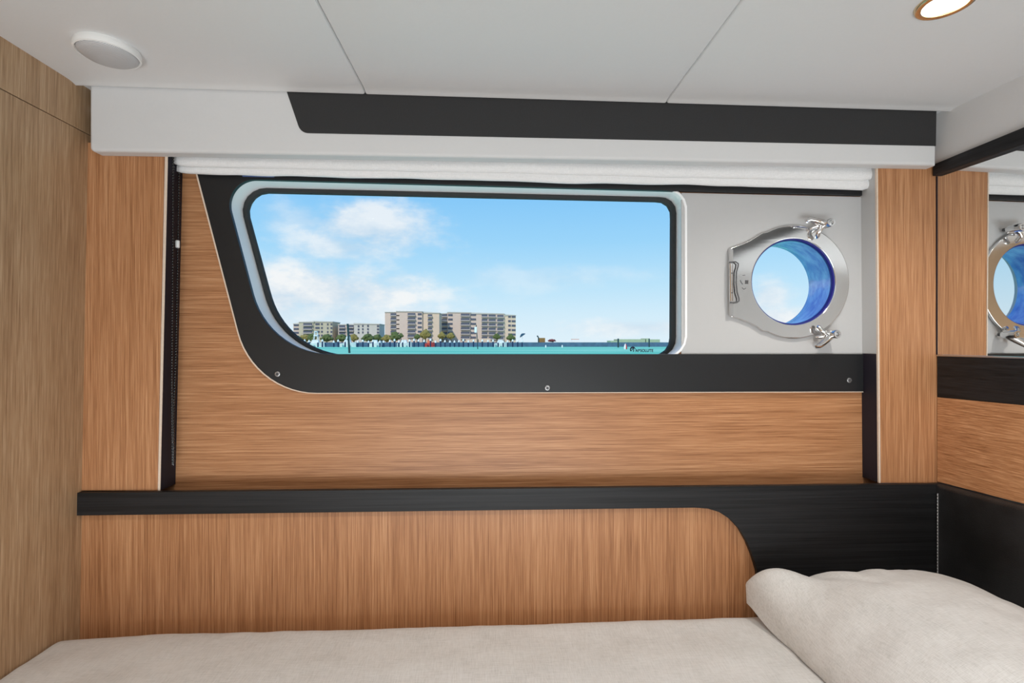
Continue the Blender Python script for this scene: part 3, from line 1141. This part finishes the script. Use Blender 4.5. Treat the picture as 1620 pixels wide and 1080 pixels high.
def pillow():
    zt = ZT - .001
    x0, x1, y0, y1 = .592, corner.x - .022, .50, 1.105
    nx, ny = 110, 130
    bm = bmesh.new()

    def shape(u, v):
        s, t = 2 * u - 1, 2 * v - 1          # s: bunk foot .. head wall, t: room .. hull
        # outline pulled in between the corners
        pin_s = 1 - .045 * (1 - abs(t) ** 2.2) * (1 if s < 0 else .25)
        pin_t = 1 - .04 * (1 - abs(s) ** 2.2)
        xx = (x0 + x1) / 2 + (x1 - x0) / 2 * s * pin_s
        yy = (y0 + y1) / 2 + (y1 - y0) / 2 * t * pin_t
        f = max(0, 1 - abs(s) ** 2.6) ** .55 * max(0, 1 - abs(t) ** 3.4) ** .5
        th = .158 * f
        # firmer toward the head wall
        th *= .93 + .14 * u
        wr = fnoise(u * 3.2 + v * 1.5, v * 2.4, 2.2) * .010 + fnoise(u * 9 + v * 6, v * 7, 5.5) * .0035 + fnoise(u * 24 - v * 9, v * 16, 7.5) * .0012
        # gathers running in from the far edge
        gat = math.sin(u * 30 + 3 * fnoise(u * 4, v * 2, 9)) * (.004 + .008 * max(0, 1 - u * 2.2)) * max(0, (v - .66) / .34) ** 1.2
        gat -= .012 * math.exp(-((u - .10 - (1 - v) * .9) / .035) ** 2) * max(0, (v - .6) / .4)
        # tucked crease at the far left corner
        cr = math.hypot((u - .05) / .16, (v - .93) / .12)
        ear = .052 * math.exp(-cr * cr)
        top = th + (wr + gat) * min(1, f * 1.6) + ear
        tip = math.exp(-(math.hypot(u / .10, (1 - v) / .13)) ** 2)
        xx -= .016 * tip
        return xx, yy, top
    rows_t, rows_b = [], []
    e = lambda q: .5 - .5 * math.cos(math.pi * q)
    for j in range(ny + 1):
        v = .45 * j / ny + .55 * e(j / ny)
        rt, rb = [], []
        for i in range(nx + 1):
            u = .45 * i / nx + .55 * e(i / nx)
            x, y, th = shape(u, v)
            edge = i in (0, nx) or j in (0, ny)
            base = zt + .004 + .0035 * fnoise(x * 7, y * 16, 1)
            lift = .05 * math.exp(-(math.hypot((u - 0) / .10, (v - 1) / .10)) ** 2)
            vt = bm.verts.new((x, y, base + max(th, .001) + lift * .6 + (.004 if not edge else .002)))
            rt.append(vt)
            rb.append(vt if edge else bm.verts.new((x, y, base + lift * .5 + .0005)))
        rows_t.append(rt)
        rows_b.append(rb)
    for rows, fl in ((rows_t, 0), (rows_b, 1)):
        for j in range(ny):
            for i in range(nx):
                q = (rows[j][i], rows[j][i + 1], rows[j + 1][i + 1], rows[j + 1][i])
                try:
                    bm.faces.new(q[::-1] if fl else q)
                except ValueError:
                    pass
    o = from_bm('pillow', bm, 'linen', ang=80)
    tag(o, 'large linen pillow in the right corner of the bunk', 'pillow')


pillow()


# ------------------------------------------------------------------ lamps
def frame_on_ceiling(px, py):
    c = CE.hit(px, py)
    zax = CE.N
    xax = CE.U
    yax = zax.cross(xax)
    return c, Matrix(((xax.x, yax.x, zax.x, c.x), (xax.y, yax.y, zax.y, c.y), (xax.z, yax.z, zax.z, c.z), (0, 0, 0, 1)))


def dome_lamp():
    c, M = frame_on_ceiling(171, 76)
    root = thing('dome_lamp', c, 'round white dome lamp on the ceiling at the left, switched off', 'ceiling lamp')
    r = .0515
    bm = bmesh.new()
    lathe_into(bm, [(0, 0), (r * .97, 0), (r, .003), (r, .009), (r * .985, .0125), (r * .94, .014), (r * .915, .0125), (r * .9, .008), (0, .008)], M, 64)
    from_bm('ring', bm, 'white_plastic', root)
    bm = bmesh.new()
    R0 = r * .905
    prof = [(R0, .009)] + [(R0 * math.cos(R(a)), .011 + .014 * math.sin(R(a))) for a in range(5, 90, 6)] + [(0, .025)]
    lathe_into(bm, prof, M, 56)
    o = from_bm('lens', bm, 'lamp_lens', root)
    tag(o, 'frosted ribbed lens')
    bm = bmesh.new()
    for px, py, w in ((196, 105.3, .0035), (196, 108.3, .0022)):
        p = Frame(c + CE.N * .0165, CE.U, CE.V).hit(px, py)
        bmesh.ops.create_uvsphere(bm, u_segments=10, v_segments=8, radius=1, matrix=Matrix.Translation(p) @ Matrix.Diagonal((w, .0016, .0014, 1)))
    from_bm('vent_slot', bm, 'black_plastic', root)


dome_lamp()


def downlight(px, py, pos=None):
    c, M = frame_on_ceiling(px, py)
    root = thing('spotlight', c, 'lit round recessed spotlight in the ceiling at the top right', 'spotlight', 'recessed ceiling spotlights')
    r = .040
    bm = bmesh.new()
    lathe_into(bm, [(r * .74, .001), (r * .76, .0042), (r * .84, .0052), (r * .96, .0042), (r, .0018), (r, -.001), (r * .74, -.001), (r * .74, .001)], M, 56)
    o = from_bm('trim_ring', bm, 'brass_trim', root)
    tag(o, 'metal ring with a golden inner rim')
    bm = bmesh.new()
    lathe_into(bm, [(r * .75, .0006), (r * .4, .0014), (0, .0016)], M, 48)
    o = from_bm('lens', bm, 'lamp_glow', root)
    tag(o, 'glowing lens')
    l = light('bulb', 'SPOT', c + CE.N * .012, 11, (1, .95, .88), spot_size=R(135), spot_blend=.7, shadow_soft_size=.025)
    attach(l, root)
    return root


SP = downlight(1496, 4)
for (x, y), lb in (((-.50, .30), 'unseen recessed spotlight added to light the left of the bunk, outside the picture'), ((.30, .30), 'unseen recessed spotlight added to light the middle of the bunk, outside the picture'),
                   ((.0, -.7), 'unseen recessed spotlight added to light the cabin floor, outside the picture')):
    s = copy_tree(SP)  # copies added out of view as extra light for the cabin
    s.location = (x, y, ceil_z(x))
    s['label'] = lb

# ================================================================== outside
SEA_Z = EYE.z - 2.0


def W(px, py, Y):
    d = ray(px, py)
    return EYE + d * (Y / d.y)


def _sea(t):
    co = t.n('ShaderNodeTexCoord').outputs['Object']
    n1 = nz(t, t.n('ShaderNodeMapping', {0: co, 3: (.02, .06, 1)}).outputs[0], 4)
    n2 = nz(t, t.n('ShaderNodeMapping', {0: co, 3: (.5, 1.2, 1)}).outputs[0], 3)
    c = t.ramp(n1, [(.35, lin(112, 212, 180)), (.65, lin(158, 230, 200))])
    return principled(t, c, .8, 0, .02, bump(t, n2, .3, .1))


mat('sea_water', _sea)
plain('seawall_blue', lin(84, 110, 134), .8, 0, .2, .35, .6)
plain('land', lin(150, 146, 120), .9)
plain('stucco', lin(222, 198, 180), .85, 0, .2, .06, .4)
plain('stucco_side', lin(228, 202, 176), .85, 0, .2, .06, .4)
plain('stucco_yellow', lin(202, 192, 166), .85, 0, .2, .06, .4)
plain('stucco_pale', lin(212, 206, 194), .85, 0, .2, .06, .4)
plain('window_dark', lin(92, 94, 108), .35)
plain('balcony_rail', lin(186, 176, 168), .7)
plain('leaf', lin(98, 112, 66), .8, 0, .2, .4, 1.2)
plain('leaf_olive', lin(146, 134, 76), .8, 0, .2, .4, 1.2)
plain('bark', lin(96, 80, 62), .9)
plain('piling_dark', lin(44, 62, 92), .8, 0, .2, .25, 2)
plain('pole_green', lin(34, 64, 68), .7)
plain('white_paint', lin(236, 238, 236), .5)
plain('red_paint', lin(214, 74, 70), .5)
plain('orange_paint', lin(222, 128, 92), .6)
plain('maroon', lin(146, 74, 66), .6)
plain('hut_brown', lin(150, 112, 62), .8)
plain('parasol_navy', lin(36, 76, 96), .6)
plain('pale_green', lin(176, 184, 152), .8, 0, .2, .1, .5)

bm = bmesh.new()
vs = [bm.verts.new(p) for p in ((-3000, 1.9, SEA_Z), (3000, 1.9, SEA_Z), (3000, 5000, SEA_Z), (-3000, 5000, SEA_Z))]
bm.faces.new(vs)
tag(from_bm('sea', bm, 'sea_water', smooth=False), 'calm turquoise sea outside the window', 'sea', kind='structure')

YW = 215.0
a, b = W(440, 541, YW), W(1140, 541, YW)
bm = bmesh.new()
box_into(bm, (a.x, YW, SEA_Z - 1), (b.x, YW + 6, EYE.z - .1))
tag(from_bm('seawall', bm, 'seawall_blue', smooth=False), 'long dark blue seawall at the far edge of the turquoise water', 'seawall')
c = W(835, 541, YW)
bm = bmesh.new()
box_into(bm, (a.x - 60, YW + 6, SEA_Z - 1), (c.x, YW + 150, EYE.z - .35))
tag(from_bm('ground', bm, 'land', smooth=False), 'low shore behind the seawall', 'ground', kind='structure')
GZ = EYE.z - .35


def slab(bm, x0, x1, t0, t1, Y, dep, z0=None):
    """prism whose front runs between two columns of the view, tops given at each end"""
    A, B = W(x0, t0, Y), W(x1, t1, Y)
    lo = GZ - .3 if z0 is None else z0
    v = [bm.verts.new(p) for p in ((A.x, Y, lo), (B.x, Y, lo), (B.x, Y, B.z), (A.x, Y, A.z))]
    w = [bm.verts.new((p.co.x, Y + dep, p.co.z)) for p in v]
    bm.faces.new(v)
    bm.faces.new(w[::-1])
    for k in range(4):
        bm.faces.new((v[k], w[k], w[(k + 1) % 4], v[(k + 1) % 4]))


def building(label, Y, blocks, cols, wall='stucco', side='stucco_side'):
    p = W(sum(b[0] + b[1] for b in blocks) / len(blocks) / 2, 541, Y)
    root = thing('apartment_building', (p.x, Y, GZ), label, 'building', 'apartment blocks across the water')
    for (x0, x1, t0, t1, off, mt) in blocks:
        bm = bmesh.new()
        slab(bm, x0, x1, t0, t1, Y - off, 16 + off)
        from_bm('wall_block', bm, mt, root, smooth=False)
        bm = bmesh.new()
        slab(bm, x0 - .6, x1 + .6, t0 - .7, t1 - .7, Y - off - .4, 16.5 + off, min(W(x0, t0 + .5, Y).z, W(x1, t1 + .5, Y).z))
        from_bm('roof', bm, 'stucco_pale', root, smooth=False)
    for (x0, x1, y0, pitch, n_, off, rail, sl) in cols:
        for k in range(n_):
            t0 = y0 + pitch * k
            A, B = W(x0, t0, Y - off), W(x1, t0 + 3.0, Y - off)
            bm = bmesh.new()
            box_into(bm, (A.x, Y - off - .25, B.z), (B.x, Y - off + .6, A.z))
            from_bm('window', bm, 'window_dark', root, smooth=False)
            if rail:
                A, B = W(x0 - .4, t0 + 3.0, Y - off), W(x1 + .4, t0 + 4.6, Y - off)
                bm = bmesh.new()
                box_into(bm, (A.x, Y - off - 1.2, B.z), (B.x, Y - off + .3, A.z))
                from_bm('balcony', bm, 'balcony_rail', root, smooth=False)
    return root


building('largest left tower block, beige with dark balconies, across the water', 300,
         [(609, 634, 493.6, 493.6, 0, 'stucco'), (627, 668, 492.2, 492.8, 1.2, 'stucco'), (666, 695, 493.2, 495.0, .2, 'stucco_side')],
         [(618, 632, 495.4, 6.9, 6, 0, True, 0), (645, 657, 495.0, 6.9, 6, 1.2, True, 0), (661, 667, 495.2, 6.9, 6, 1.2, False, 0), (677, 683.5, 497, 7.0, 6, .2, True, 0)])
building('right tower block, beige with wide window bands, across the water', 322,
         [(696.5, 712, 496.0, 495.2, 0, 'stucco_side'), (708, 744, 493.6, 494.4, 1.2, 'stucco'), (742, 798, 494.6, 496.2, .6, 'stucco'), (796, 816, 497.2, 498.6, 0, 'stucco_side')],
         [(699, 707.5, 497, 7.0, 6, 0, True, 0), (709, 716, 496.6, 7.0, 6, 1.2, False, 0), (729, 743, 496, 7.2, 6, 1.2, True, 0), (744.5, 753, 496.2, 7.2, 6, .6, False, 0),
          (762, 771, 497.4, 7.0, 6, .6, True, 0), (773, 784, 497.6, 7.0, 6, .6, True, 0), (786.5, 796.5, 498, 7.0, 6, .6, True, 0), (804, 808, 499.2, 7.0, 6, 0, False, 0), (809.5, 815.5, 499.4, 7.0, 6, 0, False, 0)])
building('leftmost low apartment block, olive beige, across the water', 330,
         [(464, 474, 512.2, 510.6, 0, 'stucco'), (473, 496, 509.4, 508.6, .8, 'stucco_yellow'), (495, 526, 508.0, 509.0, .4, 'stucco_yellow')],
         [(465, 472.5, 512.6, 6.0, 4, 0, False, 0), (480, 494, 511, 6.0, 4, .8, True, 0), (499, 505.5, 511, 6.0, 4, .4, False, 0), (508, 510.5, 511, 6.0, 4, .4, False, 0),
          (517.5, 519.5, 511.4, 6, 4, .4, False, 0), (523, 525.4, 511.2, 6, 4, .4, False, 0)])
building('small pale apartment block behind the dark mast, across the water', 330,
         [(535, 561, 513.4, 512.6, 0, 'stucco'), (560, 600, 511.4, 512.6, .6, 'stucco_pale')],
         [(536.5, 546, 514.6, 5.4, 4, 0, True, 0), (550, 559.5, 514.2, 5.4, 4, 0, True, 0), (566, 568.5, 514.4, 5, 3, .6, False, 0), (573, 575, 514, 5, 3, .6, False, 0),
          (581, 583.4, 514, 5, 3, .6, False, 0), (596.5, 599.5, 514.2, 5, 3, .6, False, 0)])
p = W(1005, 541, 262)
root = thing('long_building', (p.x, 262, GZ), 'long low pale green building at the right end of the seawall', 'building')
for x0, x1, t in ((966, 978, 538.6), (977, 1022, 536.4), (1021, 1028, 535.2), (1027, 1044, 536.6)):
    bm = bmesh.new()
    slab(bm, x0, x1, t, t, 262, 8, SEA_Z)
    from_bm('wall_block', bm, 'pale_green', root, smooth=False)
bm = bmesh.new()
A, B = W(700, 541, 225), W(775, 541, 225)
root = thing('marina_shed', (W(755, 541, 226).x, 226, GZ), 'long cream marina shed in front of the right tower block', 'shed')
for x0, x1, t in ((737, 757, 536.2), (756, 776, 534.8)):
    bm = bmesh.new()
    slab(bm, x0, x1, t + .6, t, 226, 4)
    from_bm('roof', bm, 'stucco_side', root, smooth=False)


# trees on the shore
def blob(bm, c, r, sd, fl=.8):
    res = bmesh.ops.create_icosphere(bm, subdivisions=3, radius=1)
    for v in res['verts']:
        d = v.co.normalized()
        k = 1 + .35 * fnoise(d.x * 2.2 + sd, d.y * 2.2, d.z * 2.2) + .22 * fnoise(d.x * 6 + sd, d.y * 6, d.z * 6)
        v.co = Vector(c) + Vector((d.x * r * k, d.y * r * k, d.z * r * fl * k))


def tree(px, top, wpx, olive, label, Y=240):
    tree.n = getattr(tree, 'n', 0) + 1
    Y += (0, 13, 26)[tree.n % 3]
    p = W(px, 541, Y)
    t = W(px, top, Y)
    sc = Y / F
    root = thing('shore_tree', (p.x, Y, GZ), label, 'tree', 'trees on the far shore')
    h = t.z - GZ
    rad = wpx * sc / 2
    bm = bmesh.new()
    tube_into(bm, [(p.x, Y, GZ - .2), (p.x + .1, Y, GZ + h * .4), (p.x, Y, GZ + h * .75)], [.3, .22, .12], 8)
    from_bm('trunk', bm, 'bark', root)
    bm = bmesh.new()
    rz = min(rad * .8, h * .42)
    blob(bm, (p.x, Y, t.z - rz), rad * .72, px, rz / rad / .72)
    blob(bm, (p.x - rad * .5, Y + .4, t.z - rz * 1.25), rad * .55, px + 3, rz / rad)
    blob(bm, (p.x + rad * .5, Y - .3, t.z - rz * 1.2), rad * .55, px + 8, rz / rad)
    from_bm('crown', bm, 'leaf_olive' if olive else 'leaf', root)


for px, top, wpx, ol, lb in [
        (470, 531, 16, 0, 'green bush in front of the left edge of the leftmost apartment block'),
        (484, 529, 22, 1, 'olive tree in front of the leftmost apartment block'),
        (493, 527.5, 14, 0, 'green tree in front of the middle of the leftmost apartment block'),
        (517, 529, 20, 0, 'round green tree at the right edge of the leftmost apartment block'),
        (541, 528.5, 20, 0, 'green tree just left of the dark mast'),
        (560, 528, 14, 1, 'olive tree just right of the dark mast'),
        (582, 528, 20, 0, 'dark green tree in front of the small pale block'),
        (597, 529, 18, 0, 'green tree at the right corner of the small pale block'),
        (612, 529, 16, 1, 'olive tree left of the largest left tower block'),
        (625, 524.5, 18, 0, 'tallest green tree in front of the left tower block'),
        (634, 527, 9, 0, 'small green tree beside the tallest tree'),
        (660, 528, 10, 0, 'small green tree at the middle of the left tower block'),
        (673, 521, 18, 1, 'yellowish tall tree at the right of the left tower block'),
        (699, 525, 13, 1, 'yellowish palm between the two tower blocks, left one'),
        (713, 525.5, 13, 1, 'yellowish palm between the two tower blocks, right one'),
        (786, 527, 12, 0, 'dark tree in front of the right tower block'),
        (808, 528, 13, 0, 'dark tree at the right corner of the right tower block')]:
    tree(px, top, wpx, ol, lb)

# pilings with white caps along the seawall
YP = 208.0
xs_p = [482, 489, 503, 510, 528, 535, 546, 566, 574, 583, 590, 601, 607, 617, 624, 631, 637, 648, 655, 662, 671, 681, 689, 697, 704, 712, 719, 726, 733, 741, 749, 763, 772, 780, 788, 796, 803, 811, 819, 826]
p0 = None
for i, px in enumerate(xs_p):
    if p0 is None:
        q = W(px, 541, YP)
        p0 = thing('dock_piling', (q.x, YP, SEA_Z), 'dark dock piling with a white cap in front of the seawall', 'piling', 'dock pilings along the seawall')
        bm = bmesh.new()
        tube_into(bm, [(q.x, YP, SEA_Z - .6), (q.x, YP, EYE.z + .2)], .30, 10)
        from_bm('shaft', bm, 'piling_dark', p0)
        bm = bmesh.new()
        tube_into(bm, [(q.x, YP, EYE.z + .2), (q.x, YP, EYE.z + .7), (q.x, YP, EYE.z + 1.15)], [.42, .40, .08], 10)
        o = from_bm('cap', bm, 'white_paint', p0)
        tag(o, 'white pointed cap')
    else:
        o = copy_tree(p0)
        o.location = (W(px, 541, YP).x, YP, SEA_Z + random.uniform(-.5, .35))


# moored boats by the seawall
def boat(px, wpx, label, tower=0.0, Y=211.5, red=False):
    q = W(px, 541, Y)
    sc = Y / F
    L = wpx * sc
    root = thing('motor_boat', (q.x, Y, SEA_Z), label, 'boat', 'boats moored by the seawall')
    bm = bmesh.new()
    n_ = 10
    secs = []
    for k in range(n_ + 1):
        t = k / n_
        x = q.x - L / 2 + L * t
        w = 1.2 * (1 - max(0, (t - .55) / .45) ** 2) + .05
        h = 1.5 + .6 * t * t
        secs.append([(x, Y - w, SEA_Z + h), (x, Y - w * .7, SEA_Z - .2), (x, Y + w * .7, SEA_Z - .2), (x, Y + w, SEA_Z + h)])
    loft(bm, secs)
    bmesh.ops.contextual_create(bm, geom=[])
    bmesh.ops.holes_fill(bm, edges=bm.edges[:], sides=8)
    from_bm('hull', bm, 'red_paint' if red else 'white_paint', root, smooth=False)
    bm = bmesh.new()
    v = box_into(bm, (q.x - L * .28, Y - .8, SEA_Z + 1.4), (q.x + L * .2, Y + .8, SEA_Z + 2.9))
    for p in v:
        if p.co.z > SEA_Z + 2:
            p.co.x = q.x + (p.co.x - q.x) * .7
    from_bm('cabin', bm, 'orange_paint' if red else 'white_paint', root, smooth=False)
    if tower:
        bm = bmesh.new()
        zt = SEA_Z + 2.8
        for dx in (-.9, .9):
            for dy in (-.7, .7):
                tube_into(bm, [(q.x + dx, Y + dy, zt), (q.x + dx * .5, Y + dy * .5, zt + tower)], .12, 6)
        box_into(bm, (q.x - .8, Y - .7, zt + tower * .5), (q.x + .8, Y + .7, zt + tower * .5 + .5))
        box_into(bm, (q.x - .6, Y - .5, zt + tower), (q.x + .6, Y + .5, zt + tower + .3))
        from_bm('tower', bm, 'white_paint', root, smooth=False)


boat(500, 26, 'white motor boat with a tall tower in front of the leftmost apartment block', 3.4)
boat(551, 24, 'white motor boat moored behind the dark mast', 1.4)
boat(594, 18, 'white motor boat below the small pale apartment block')
boat(640, 22, 'white motor boat below the left tower block')
boat(680, 16, 'red and orange boat moored below the gap of the tower blocks', red=True)
boat(792, 20, 'white motor boat below the right tower block')


def pole(px, top, bot, r, m, label, name='mast', tilt=0.0, cat='pole'):
    Y = 2.0 * F / (bot - CY)
    q, t = W(px, bot, Y), W(px + tilt, top, Y)
    bm = bmesh.new()
    tube_into(bm, [(q.x, Y, SEA_Z - .4), (t.x, Y, t.z)], r, 10)
    return tag(from_bm(name, bm, m), label, cat)


pole(553, 512, 558, .19, 'pole_green', 'tall dark mooring mast in the water at the left of the window', 'mooring_mast', -3)
pole(978, 535.4, 549.6, .30, 'pole_green', 'dark green piling in the water left of the red buoy', 'channel_piling', 0, 'piling')
pole(1027, 535.4, 549, .26, 'pole_green', 'dark green piling in front of the long low building', 'channel_piling', 0, 'piling')
Y = 2.0 * F / 11
q = W(756, 552, Y)
root = thing('sign_post', (q.x, Y, SEA_Z), 'slim dark post with a white sign board in front of the right tower block', 'sign post')
bm = bmesh.new()
t = W(753.5, 514, Y)
tube_into(bm, [(q.x, Y, SEA_Z - .4), (t.x, Y, t.z)], .12, 8)
from_bm('post', bm, 'pole_green', root)
bm = bmesh.new()
a, b = W(750.6, 517, Y), W(754.4, 526, Y)
box_into(bm, (a.x, Y - .26, b.z), (b.x, Y - .15, a.z))
from_bm('sign_board', bm, 'white_paint', root, smooth=False)

# red and white buoy
Y = 2.0 * F / 11.5
q = W(989.5, 552.5, Y)
sc = Y / F
root = thing('buoy', (q.x, Y, SEA_Z), 'red and white cone buoy floating near the lettering on the window', 'buoy')
prof = [(0, -.3), (2.2, -.2), (2.9, 1.2), (2.5, 4.2), (1.5, 7.4), (.7, 8.8), (0, 9.2)]
for nm, m, a0, a1 in (('white_half', 'white_paint', 110, 265), ('red_half', 'red_paint', -95, 110)):
    bm = bmesh.new()
    rings = []
    for r, h in prof:
        rings.append([bm.verts.new((q.x + max(r, .02) * sc * math.cos(R(a0 + (a1 - a0) * k / 14)), Y + max(r, .02) * sc * math.sin(R(a0 + (a1 - a0) * k / 14)), SEA_Z + h * sc)) for k in range(15)])
    for a, b in zip(rings, rings[1:]):
        for k in range(14):
            bm.faces.new((a[k], a[k + 1], b[k + 1], b[k]))
    from_bm(nm, bm, m, root)
for px, lb in ((863.5, 'small white float on the water below the brown hut'), (889.5, 'small white float on the water right of the brown hut')):
    Y = 2.0 * F / 8.6
    q = W(px, 549, Y)
    bm = bmesh.new()
    tube_into(bm, [(q.x, Y, SEA_Z - .2), (q.x, Y, SEA_Z + .5), (q.x, Y, SEA_Z + 1.0)], [.24, .26, .1], 10)
    tag(from_bm('float', bm, 'white_paint'), lb, 'float', 'white floats')

# things standing on the seawall right of the towers
YS = YW + 3
ZS = EYE.z - .1
q = W(826, 541, YS)
root = thing('parasol', (q.x, YS, ZS), 'dark blue parasol tilted over the seawall right of the tower blocks', 'parasol')
bm = bmesh.new()
t = W(826.5, 530, YS)
tube_into(bm, [(q.x, YS, ZS + .03), (t.x, YS, t.z)], .045, 6)
from_bm('pole', bm, 'white_paint', root)
bm = bmesh.new()
M = Matrix.Translation(t) @ Matrix.Rotation(R(-35), 4, 'Y')
lathe_into(bm, [(0, .75), (.6, .55), (1.1, .2), (1.5, -.25), (1.42, -.28), (1.0, .1), (0, .55)], M, 20)
from_bm('canopy', bm, 'parasol_navy', root)
q = W(857, 541, YS)
root = thing('hut', (q.x, YS, ZS), 'small brown hut with a post on the seawall', 'hut')
bm = bmesh.new()
a, b = W(852.5, 534.4, YS), W(862, 541, YS)
box_into(bm, (a.x, YS - 1, ZS), (b.x, YS + 1, a.z))
from_bm('wall_block', bm, 'hut_brown', root, smooth=False)
bm = bmesh.new()
a, b = W(849.5, 530.8, YS), W(852.6, 541, YS)
tube_into(bm, [(b.x - .3, YS - .8, ZS), (b.x - .3, YS - .8, a.z - .8), (a.x, YS - .8, a.z)], [.22, .25, .3], 8)
o = from_bm('post', bm, 'pole_green', root)
q = W(873, 541, YS)
bm = bmesh.new()
blob(bm, (q.x, YS, ZS + .75), 1.65, 2.0, .36)
o = tag(from_bm('rowing_boat', bm, 'maroon'), 'upturned dark red boat on the seawall right of the brown hut', 'boat')
q = W(910, 541, YS)
root = thing('beam_stand', (q.x, YS, ZS), 'thin orange beam on two slim white legs on the seawall', 'beam')
a, b = W(903.5, 536.2, YS), W(916, 536.9, YS)
bm = bmesh.new()
box_into(bm, (a.x, YS - .2, b.z), (b.x, YS + .2, a.z))
from_bm('beam', bm, 'orange_paint', root, smooth=False)
for x in (a.x + .3, b.x - .3):
    bm = bmesh.new()
    tube_into(bm, [(x, YS, ZS + .02), (x, YS, b.z)], .03, 6)
    from_bm('leg', bm, 'white_paint', root)
